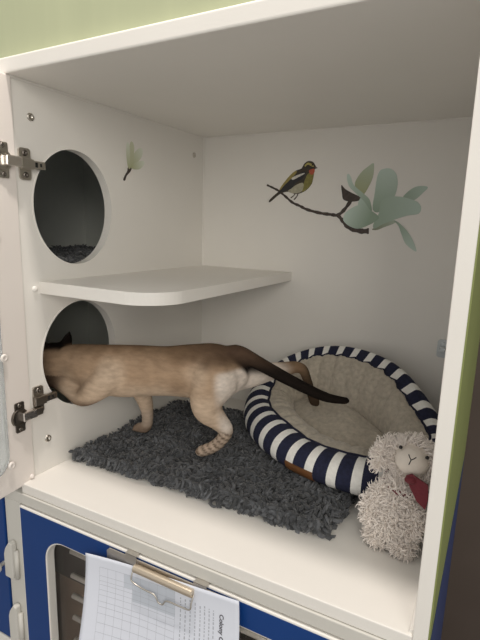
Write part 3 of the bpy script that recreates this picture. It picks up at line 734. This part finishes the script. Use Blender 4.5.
for r_ in range(0, 13):
    t = 1-r_/12; ring = []
    for c in range(96):
        th = th_of(c/96); p, n = rim_dir(th); ctr = Vector((BC_.x, BC_.y))
        q = p+n*0.094; q = ctr+(q-ctr)*t
        back = (q.y-0.30)/0.2
        z = ZB-0.006+0.034*(1-t**5)+0.060*max(0, min(1, (q.y-0.33)/0.17)) + 0.005*noise.noise(Vector((q.x*22, q.y*22, 1)))
        ring.append(bm.verts.new((q.x, q.y, z)))
        if t == 0: break
    rings.append(ring)
for a, b in zip(rings, rings[1:]):
    for j in range(96):
        f = list(dict.fromkeys([a[j], a[(j+1) % 96], b[(j+1) % len(b)], b[j % len(b)]]))
        if len(f) > 2: bm.faces.new(f)
obj('cushion', bm, M['tan_wool'], bed, smooth=True, label='beige fleece base cushion')
# leather tag low on the front-left of the bolster
best = min(range(NC), key=lambda c: (seam_pts[c]-Vector((0.458, 0.265, 0.08))).length)
bm = bmesh.new(); vs = []
for k in range(-7, 8):
    c = (best+k) % NC; o_, _, th = bed_section(c/NC); p, n = rim_dir(th)
    col = spline(o_, 4); row = []
    for idx in (4, 6, 8, 10, 12):
        q = Vector(col[idx]) - Vector((n.x, n.y, 0))*0.0018
        row.append(bm.verts.new(q))
    vs.append(row)
for a, b in zip(vs, vs[1:]):
    for k in range(4): bm.faces.new((a[k], b[k], b[k+1], a[k+1]))
tg = obj('leather_tag', bm, M['leather'], bolster, label='small brown leather tag')
md = tg.modifiers.new('thickness', 'SOLIDIFY'); md.thickness = 0.0015

# ================================================================== CAT
cat = thing('cat', 'pale brown cat with dark tail stepping through the lower round hole', 'cat', (0.17, 0.21, 0.026))
def loft(bm, pts, n=20):
    """pts: (x, y, z, half width, half height)."""
    P = spline(pts, 4); k = len(P); rings = []
    for i, p in enumerate(P):
        c = Vector(p[:3]); t = (Vector(P[min(i+1, k-1)][:3])-Vector(P[max(i-1, 0)][:3])).normalized()
        a = t.cross(Vector((0, 0, 1))).normalized(); b = a.cross(t).normalized()
        rings.append([bm.verts.new(c+a*cos(2*pi*j/n)*p[3]+b*sin(2*pi*j/n)*p[4]) for j in range(n)])
    for r0, r1 in zip(rings, rings[1:]):
        for j in range(n): bm.faces.new((r0[j], r0[(j+1) % n], r1[(j+1) % n], r1[j]))
    bm.faces.new(rings[0][::-1]); bm.faces.new(rings[-1])
def limb(bm, pts, n=14):
    P = spline(pts, 5)
    tube(bm, [p[:3] for p in P], [max(0.003, p[3]) for p in P], n)
    for p in (P[0], P[-1]): ellipsoid(bm, p[:3], (p[3],)*3, seg=12, ring=8)
bm = bmesh.new()
loft(bm, [(-0.055, 0.132, 0.190, 0.030, 0.034), (-0.02, 0.142, 0.187, 0.034, 0.043), (0.020, 0.150, 0.183, 0.040, 0.050), (0.070, 0.166, 0.181, 0.043, 0.055), (0.120, 0.185, 0.185, 0.043, 0.053),
          (0.165, 0.202, 0.188, 0.044, 0.051), (0.215, 0.220, 0.192, 0.046, 0.055), (0.262, 0.237, 0.195, 0.045, 0.057), (0.298, 0.250, 0.202, 0.034, 0.044), (0.318, 0.257, 0.208, 0.016, 0.022)])
# head: skull, cheeks, muzzle, ears
HC = Vector((-0.080, 0.128, 0.185))
ellipsoid(bm, HC, (0.047, 0.041, 0.041))
ellipsoid(bm, HC+Vector((-0.018, 0, -0.012)), (0.034, 0.039, 0.028))
ellipsoid(bm, HC+Vector((-0.045, 0, -0.016)), (0.022, 0.017, 0.015))
ellipsoid(bm, HC+Vector((-0.030, 0, 0.004)), (0.030, 0.013, 0.020))
for sy in (-1, 1):
    ear = bmesh.new()
    b0 = HC+Vector((0.004, sy*0.027, 0.022)); tip = HC+Vector((0.012, sy*0.037, 0.064))
    t = bmesh.new()
    prof = [(1.0, 0), (0.92, 0.25), (0.72, 0.55), (0.40, 0.83), (0.10, 1.0)]
    rings = []
    ax = (tip-b0); fwd = Vector((-1, 0, 0)); sd = Vector((0, sy, 0))
    for s, h in prof:
        c = b0+ax*h
        rings.append([t.verts.new(c+sd*cos(2*pi*j/14)*0.022*s+Vector((1, 0, 0))*sin(2*pi*j/14)*0.0075*s) for j in range(14)])
    for r0, r1 in zip(rings, rings[1:]):
        for j in range(14): t.faces.new((r0[j], r0[(j+1) % 14], r1[(j+1) % 14], r1[j]))
    t.faces.new(rings[0]); t.faces.new(rings[-1]); bmesh.ops.recalc_face_normals(t, faces=t.faces[:])
    merge(bm, t); ear.free()
# near foreleg, folded and stepping into the hole
limb(bm, [(0.072, 0.140, 0.178, 0.032), (0.044, 0.126, 0.148, 0.027), (0.012, 0.118, 0.126, 0.0185), (-0.028, 0.116, 0.138, 0.0145), (-0.070, 0.114, 0.146, 0.0125), (-0.086, 0.112, 0.143, 0.014)])
# far foreleg, standing
limb(bm, [(0.085, 0.190, 0.165, 0.030), (0.094, 0.208, 0.128, 0.021), (0.096, 0.222, 0.085, 0.0145), (0.091, 0.229, 0.050, 0.0125), (0.082, 0.231, 0.036, 0.0135), (0.066, 0.229, 0.032, 0.0115)])
# near hind leg: thigh, knee forward, hock back, long foot
limb(bm, [(0.272, 0.216, 0.188, 0.048), (0.264, 0.205, 0.155, 0.038), (0.266, 0.200, 0.128, 0.029), (0.284, 0.210, 0.106, 0.020), (0.297, 0.219, 0.086, 0.0155), (0.290, 0.217, 0.066, 0.0130), (0.274, 0.211, 0.048, 0.0125), (0.252, 0.204, 0.036, 0.0125)])
# far hind leg, stretched back into the bed
limb(bm, [(0.275, 0.262, 0.186, 0.040), (0.308, 0.292, 0.182, 0.028), (0.345, 0.335, 0.186, 0.018), (0.382, 0.378, 0.188, 0.0125), (0.392, 0.398, 0.160, 0.0105), (0.398, 0.412, 0.126, 0.0105), (0.406, 0.417, 0.105, 0.0125)])
# tail
limb(bm, [(0.285, 0.245, 0.232, 0.018), (0.305, 0.252, 0.235, 0.0165), (0.345, 0.270, 0.214, 0.0140), (0.397, 0.290, 0.187, 0.0125), (0.449, 0.310, 0.163, 0.0110), (0.478, 0.316, 0.157, 0.0095), (0.503, 0.321, 0.157, 0.0075)])
# toes
def toes(bm, c, d, w, r):
    d = Vector(d).normalized(); s = d.cross(Vector((0, 0, 1))).normalized()
    for k in (-1.5, -0.5, 0.5, 1.5): ellipsoid(bm, Vector(c)+s*k*w+d*(0.003-0.002*abs(k)), (r, r, r*0.9), seg=10, ring=7)
toes(bm, (0.060, 0.228, 0.031), (-1, -0.1, 0), 0.0058, 0.0062)
toes(bm, (0.246, 0.202, 0.035), (-1, -0.3, 0), 0.0058, 0.0066)
toes(bm, (0.411, 0.419, 0.100), (0.6, 0.2, -0.7), 0.005, 0.006)
toes(bm, (-0.093, 0.111, 0.142), (-1, 0, 0), 0.0058, 0.0062)
bm = remesh(bm, 0.0042, 8, 0.55)
def lerp3(a, b, t):
    t = max(0, min(1, t)); return tuple(x+(y-x)*t for x, y in zip(a, b))
def sst(a, b, x):
    t = max(0, min(1, (x-a)/(b-a))); return t*t*(3-2*t)
BROWN, FAWN, CREAM, DARK, WHITE_F = (0.215, 0.140, 0.085), (0.38, 0.265, 0.175), (0.56, 0.435, 0.325), (0.009, 0.006, 0.0045), (0.66, 0.58, 0.51)
TAIL = [Vector(p) for p in ((0.300, 0.251, 0.236), (0.345, 0.270, 0.214), (0.397, 0.290, 0.187), (0.449, 0.310, 0.163), (0.503, 0.321, 0.157))]
FARH = [Vector(p) for p in ((0.345, 0.335, 0.186), (0.382, 0.378, 0.188), (0.398, 0.412, 0.126), (0.405, 0.416, 0.100))]
def seg_d(p, L):
    best = 9
    for a, b in zip(L, L[1:]):
        t = max(0, min(1, (p-a).dot(b-a)/(b-a).length_squared)); best = min(best, (p-(a+(b-a)*t)).length)
    return best
def coat(p):
    n = noise.noise(p*14)*0.7+noise.noise(Vector((p.x*45, p.y*45, p.z*25)))*0.35
    zr = (p.z-0.188)/0.055
    c = lerp3(FAWN, BROWN, sst(0.25, 1.0, zr+n*0.5))
    c = lerp3(c, CREAM, 0.75*sst(0.1, -0.8, zr+n*0.4))
    # paler flank patch behind the shoulder, darker haunch edge
    d = (p-Vector((0.085, 0.125, 0.186))).length; c = lerp3(c, CREAM, 0.85*sst(0.045, 0.008, d+n*0.01))
    d = (p-Vector((0.255, 0.165, 0.20))).length; c = lerp3(c, CREAM, 0.6*sst(0.045, 0.01, d+n*0.01))
    d = (p-Vector((0.215, 0.170, 0.165))).length; c = lerp3(c, BROWN, 0.55*sst(0.04, 0.01, d+n*0.012))
    d = (p-Vector((0.020, 0.112, 0.150))).length; c = lerp3(c, BROWN, 0.45*sst(0.035, 0.01, d+n*0.01))  # shade of the fold above the elbow, painted into the coat
    c = lerp3(c, (0.12, 0.075, 0.05), 0.8*sst(0.136, 0.116, p.z+n*0.006)*sst(0.075, 0.03, p.x))  # painted shade along the underside of forearm and elbow
    # white inner thigh of the stretched leg
    if p.x > 0.29 and p.z < 0.215: c = lerp3(c, WHITE_F, sst(0.288, 0.305, p.x)*sst(0.216, 0.205, p.z))
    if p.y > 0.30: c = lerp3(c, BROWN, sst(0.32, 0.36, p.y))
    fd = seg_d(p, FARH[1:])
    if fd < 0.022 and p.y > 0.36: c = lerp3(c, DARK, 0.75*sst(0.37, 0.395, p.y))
    # legs: pale lower legs with brown bars
    if p.z < 0.10 and p.y < 0.28:
        c = lerp3(c, (0.46, 0.36, 0.28), sst(0.10, 0.075, p.z))
        if p.x > 0.2:
            bar = sin((p.x*0.8+p.z*1.0)*430+n*2); c = lerp3(c, (0.09, 0.055, 0.035), 0.85*sst(0.25, 0.75, bar)*sst(0.095, 0.080, p.z))
        else: c = lerp3(c, (0.16, 0.10, 0.065), 0.7*sst(0.052, 0.036, p.z))
    td = seg_d(p, TAIL); 
    c = lerp3(c, DARK, sst(0.034, 0.022, td)*sst(0.285, 0.312, p.x+0.4*max(0, p.z-0.21)))
    c = lerp3(c, (0.085, 0.052, 0.034), 0.9*sst(0.17, 0.30, p.x)*sst(0.35, 0.95, zr+n*0.3))
    # dark mask and ears
    if p.x < 0.0:
        c = lerp3(c, lerp3(BROWN, DARK, 0.2), 0.5*sst(-0.02, -0.07, p.x))
        c = lerp3(c, DARK, sst(-0.066, -0.088, p.x+n*0.01))
        c = lerp3(c, DARK, sst(0.213, 0.222, p.z)*sst(-0.04, -0.05, p.x))
        if p.z < 0.165: c = lerp3(c, (0.10, 0.065, 0.045), sst(-0.02, -0.06, p.x))
    return (*c, 1)
bm.verts.ensure_lookup_table(); cols = [coat(v.co.copy()) for v in bm.verts]
M['fur'] = attr_mat('short_cat_fur', 'coat', rough=0.9, sheen=0.0, var=0.14, vscale=55, stretch=(1, 1.4, 2.6), bump=0.35, bscale=260)
M['fur'].node_tree.nodes['Principled BSDF'].inputs['Specular IOR Level'].default_value = 0.15
body = obj('body', bm, M['fur'], cat, smooth=True)
at = body.data.color_attributes.new('coat', 'FLOAT_COLOR', 'POINT'); at.data.foreach_set('color', [x for c in cols for x in c])
M['cat_eye'] = mat('blue_eye', (0.10, 0.22, 0.38), 0.1); M['nose'] = mat('dark_nose', (0.05, 0.03, 0.03), 0.5)
for sy in (-1, 1):
    bm = bmesh.new(); ellipsoid(bm, HC+Vector((-0.0365, sy*0.0185, 0.003)), (0.0075, 0.0080, 0.0075)); e = obj('eye', bm, M['cat_eye'], cat, smooth=True)
    bm = bmesh.new(); ellipsoid(bm, HC+Vector((-0.0432, sy*0.0200, 0.003)), (0.0016, 0.0018, 0.0045)); obj('pupil', bm, M['eye_black'], e, smooth=True)
bm = bmesh.new(); ellipsoid(bm, HC+Vector((-0.066, 0, -0.012)), (0.004, 0.006, 0.0042)); obj('nose', bm, M['nose'], cat, smooth=True)

# ================================================================== PLUSH LAMB
lamb = thing('plush_lamb', 'cream shaggy plush lamb with dark red ribbon leaning against the striped bed', 'plush toy', (0.632, 0.150, 0.002))
LH = Vector((0.646, 0.199, 0.131))
LF = Vector((0.08, -0.86, 0.50)).normalized()                # where the face looks
LR = LF.cross(Vector((0, 0, 1))).normalized()*-1
LR = Vector((0.90, 0.42, -0.10)); LR = (LR-LF*LR.dot(LF)).normalized()
tl = radians(16); LU0 = LR.cross(LF).normalized()
if LU0.z < 0: LU0 = -LU0
LRt = (LR*cos(tl)-LU0*sin(tl)); LUt = (LU0*cos(tl)+LR*sin(tl))
lb = bmesh.new()
ellipsoid(lb, (0.632, 0.172, 0.056), (0.026, 0.028, 0.050))
ellipsoid(lb, (0.630, 0.166, 0.036), (0.030, 0.030, 0.032))
ellipsoid(lb, LH, (0.030, 0.029, 0.030))
limb(lb, [(0.636, 0.178, 0.080, 0.019), (0.642, 0.190, 0.110, 0.018)])
limb(lb, [(0.614, 0.166, 0.084, 0.011), (0.602, 0.156, 0.064, 0.011), (0.600, 0.150, 0.046, 0.011)])     # arms
limb(lb, [(0.652, 0.164, 0.082, 0.011), (0.660, 0.152, 0.062, 0.011), (0.660, 0.146, 0.046, 0.011)])
limb(lb, [(0.618, 0.158, 0.024, 0.016), (0.613, 0.150, 0.017, 0.0150)])                                       # feet
limb(lb, [(0.646, 0.156, 0.022, 0.016), (0.650, 0.146, 0.016, 0.0150)])
mz = LH+LF*0.024-LUt*0.006
RM = Matrix((LRt, LF, LUt)).transposed()
ellipsoid(lb, mz, (0.0235, 0.018, 0.0215), rot=RM)
for sgn in (-1, 1):
    b0 = LH+LRt*sgn*0.026+LUt*0.012
    limb(lb, [tuple(b0)+(0.009,), tuple(b0+LRt*sgn*0.016-LUt*0.014)+(0.011,), tuple(b0+LRt*sgn*0.019-LUt*0.036)+(0.009,)])
lb = remesh(lb, 0.0032, 6, 0.5)
bmesh.ops.triangulate(lb, faces=lb.faces[:])
rnd = random.Random(11); V, F, C = [], [], []
faces = lb.faces[:]; areas = [f.calc_area() for f in faces]
for f in rnd.choices(faces, weights=areas, k=9000):
    ws = [rnd.random() for _ in f.verts]; s = sum(ws); p = sum((v.co*w for v, w in zip(f.verts, ws)), Vector())/s
    q = p-mz
    face_d = sqrt((q.dot(LRt)/0.0245)**2+(q.dot(LUt)/0.0225)**2)
    if q.dot(LF) > -0.012 and face_d < 1.0: continue
    if p.z < 0.004: continue
    d = f.normal.copy()+Vector((rnd.uniform(-.5, .5), rnd.uniform(-.5, .5), rnd.uniform(-.75, .25)))
    if q.dot(LF) > -0.012 and face_d < 1.5: d += q.normalized()*1.4
    L = rnd.uniform(0.009, 0.017)
    g = rnd.uniform(0.90, 0.99)
    tuft(V, F, C, p-f.normal*0.001, d, L, rnd.uniform(0.0007, 0.0012), rnd.uniform(0.3, 1.4), (1.0*g, 0.925*g, 0.86*g), rnd, n=5, k=5)
for v in V:
    v.z = max(v.z, 0.0012); v.x = min(v.x, W-0.0008)
lbody = obj('body', lb, M['plush_face'], lamb, smooth=True)
M['fleece'] = attr_mat('cream_curly_fleece', 'wool', rough=0.95, sheen=0.4, var=0.06, vscale=120, bump=0.15)
mesh_from('fleece', V, F, C, M['fleece'], lamb, 'wool', kind='stuff')
def on_face(r, u):
    k = 1-(r/0.0235)**2-(u/0.0215)**2
    return mz+LRt*r+LUt*u+LF*(0.018*sqrt(max(0.05, k))-0.0006)
bm = bmesh.new()
tube(bm, [on_face(-0.0055, 0.0065), on_face(-0.003, 0.003), on_face(0, 0.0)], 0.0008, 8)
tube(bm, [on_face(0.0055, 0.0065), on_face(0.003, 0.003), on_face(0, 0.0)], 0.0008, 8)
tube(bm, [on_face(0, 0.0), on_face(-0.0005, -0.004), on_face(-0.001, -0.0075)], 0.0008, 8)
obj('nose_stitching', bm, M['thread'], lamb, smooth=True, label='dark Y shaped stitched nose')
for sgn in (-1, 1):
    bm = bmesh.new(); ellipsoid(bm, mz+LRt*sgn*0.0195+LUt*0.0125+LF*0.0115, (0.0029,)*3, seg=14, ring=10)
    obj('eye', bm, M['eye_black'], lamb, smooth=True)
# ribbon round the neck with a hanging tail
bm = bmesh.new(); NK = Vector((0.640, 0.184, 0.097)); rr = []
for i in range(40):
    a = 2*pi*i/40; rr.append(NK+Vector((cos(a)*0.030, sin(a)*0.028, 0.006*sin(a))))
tube(bm, rr+[rr[0]], 0.0045, 8, caps=False)
obj('ribbon_collar', bm, M['red'], lamb, smooth=True)
bm = plate([(0.644, 0.124), (0.652, 0.1285), (0.6765, 0.119), (0.6790, 0.100), (0.6770, 0.086), (0.6640, 0.094), (0.6520, 0.110)], [], lambda u, v, w: Vector((u, 0.150+w-0.35*(0.12-v), v)), 0.004)
bevel_sharp(bm, 0.0015, 2)
obj('ribbon_tail', bm, M['red'], lamb, smooth=False)
bm = bmesh.new(); ellipsoid(bm, (0.652, 0.152, 0.119), (0.009, 0.006, 0.006)); obj('ribbon_knot', bm, M['red'], lamb, smooth=True)

# ================================================================== LIGHT
wd = bpy.data.worlds.new('World'); SC.world = wd; wd.use_nodes = True
bg = wd.node_tree.nodes['Background']; bg.inputs['Color'].default_value = (1.0, 0.975, 0.94, 1); bg.inputs['Strength'].default_value = 0.64
def area(name, loc, target, size, power, color, shape='DISK'):
    l = bpy.data.lights.new(name, 'AREA'); l.shape = shape; l.size = size; l.energy = power; l.color = color
    o = bpy.data.objects.new(name, l); COL.objects.link(o); o.location = loc
    o.rotation_euler = (Vector(target)-Vector(loc)).to_track_quat('-Z', 'Y').to_euler()
    return o
area('ceiling_lamp', (0.25, -0.105, 1.60), (0.3, -0.1, 0), 0.075, 14.5, (1.0, 0.92, 0.85))
area('right_fill_light', (1.70, -1.75, 1.10), (0.1, 0.2, 0.3), 1.0, 19.5, (1.0, 0.95, 0.86), 'SQUARE')  # unseen soft fill added at front right to brighten the left side

# ================================================================== CAMERA
cam = bpy.data.cameras.new('Camera'); co = bpy.data.objects.new('Camera', cam); COL.objects.link(co); SC.camera = co
yaw, pitch, roll = -0.50111, -0.19476, 0.02856
f = Vector((sin(yaw)*cos(pitch), cos(yaw)*cos(pitch), sin(pitch))); r = Vector((cos(yaw), -sin(yaw), 0)); u = r.cross(f)
R_, U_ = r*cos(roll)+u*sin(roll), u*cos(roll)-r*sin(roll)
mw = Matrix((R_, U_, -f)).transposed().to_4x4(); mw.translation = Vector((0.73099, -0.52867, 0.47718)); co.matrix_world = mw
cam.sensor_fit = 'VERTICAL'; cam.sensor_height = 36.0; cam.lens = 36*470.911/640; cam.clip_start = 0.02
SC.view_settings.view_transform = 'Standard'; SC.view_settings.look = 'None'; SC.view_settings.exposure = 0.0; SC.view_settings.gamma = 1.0
SC.view_settings.use_curve_mapping = False
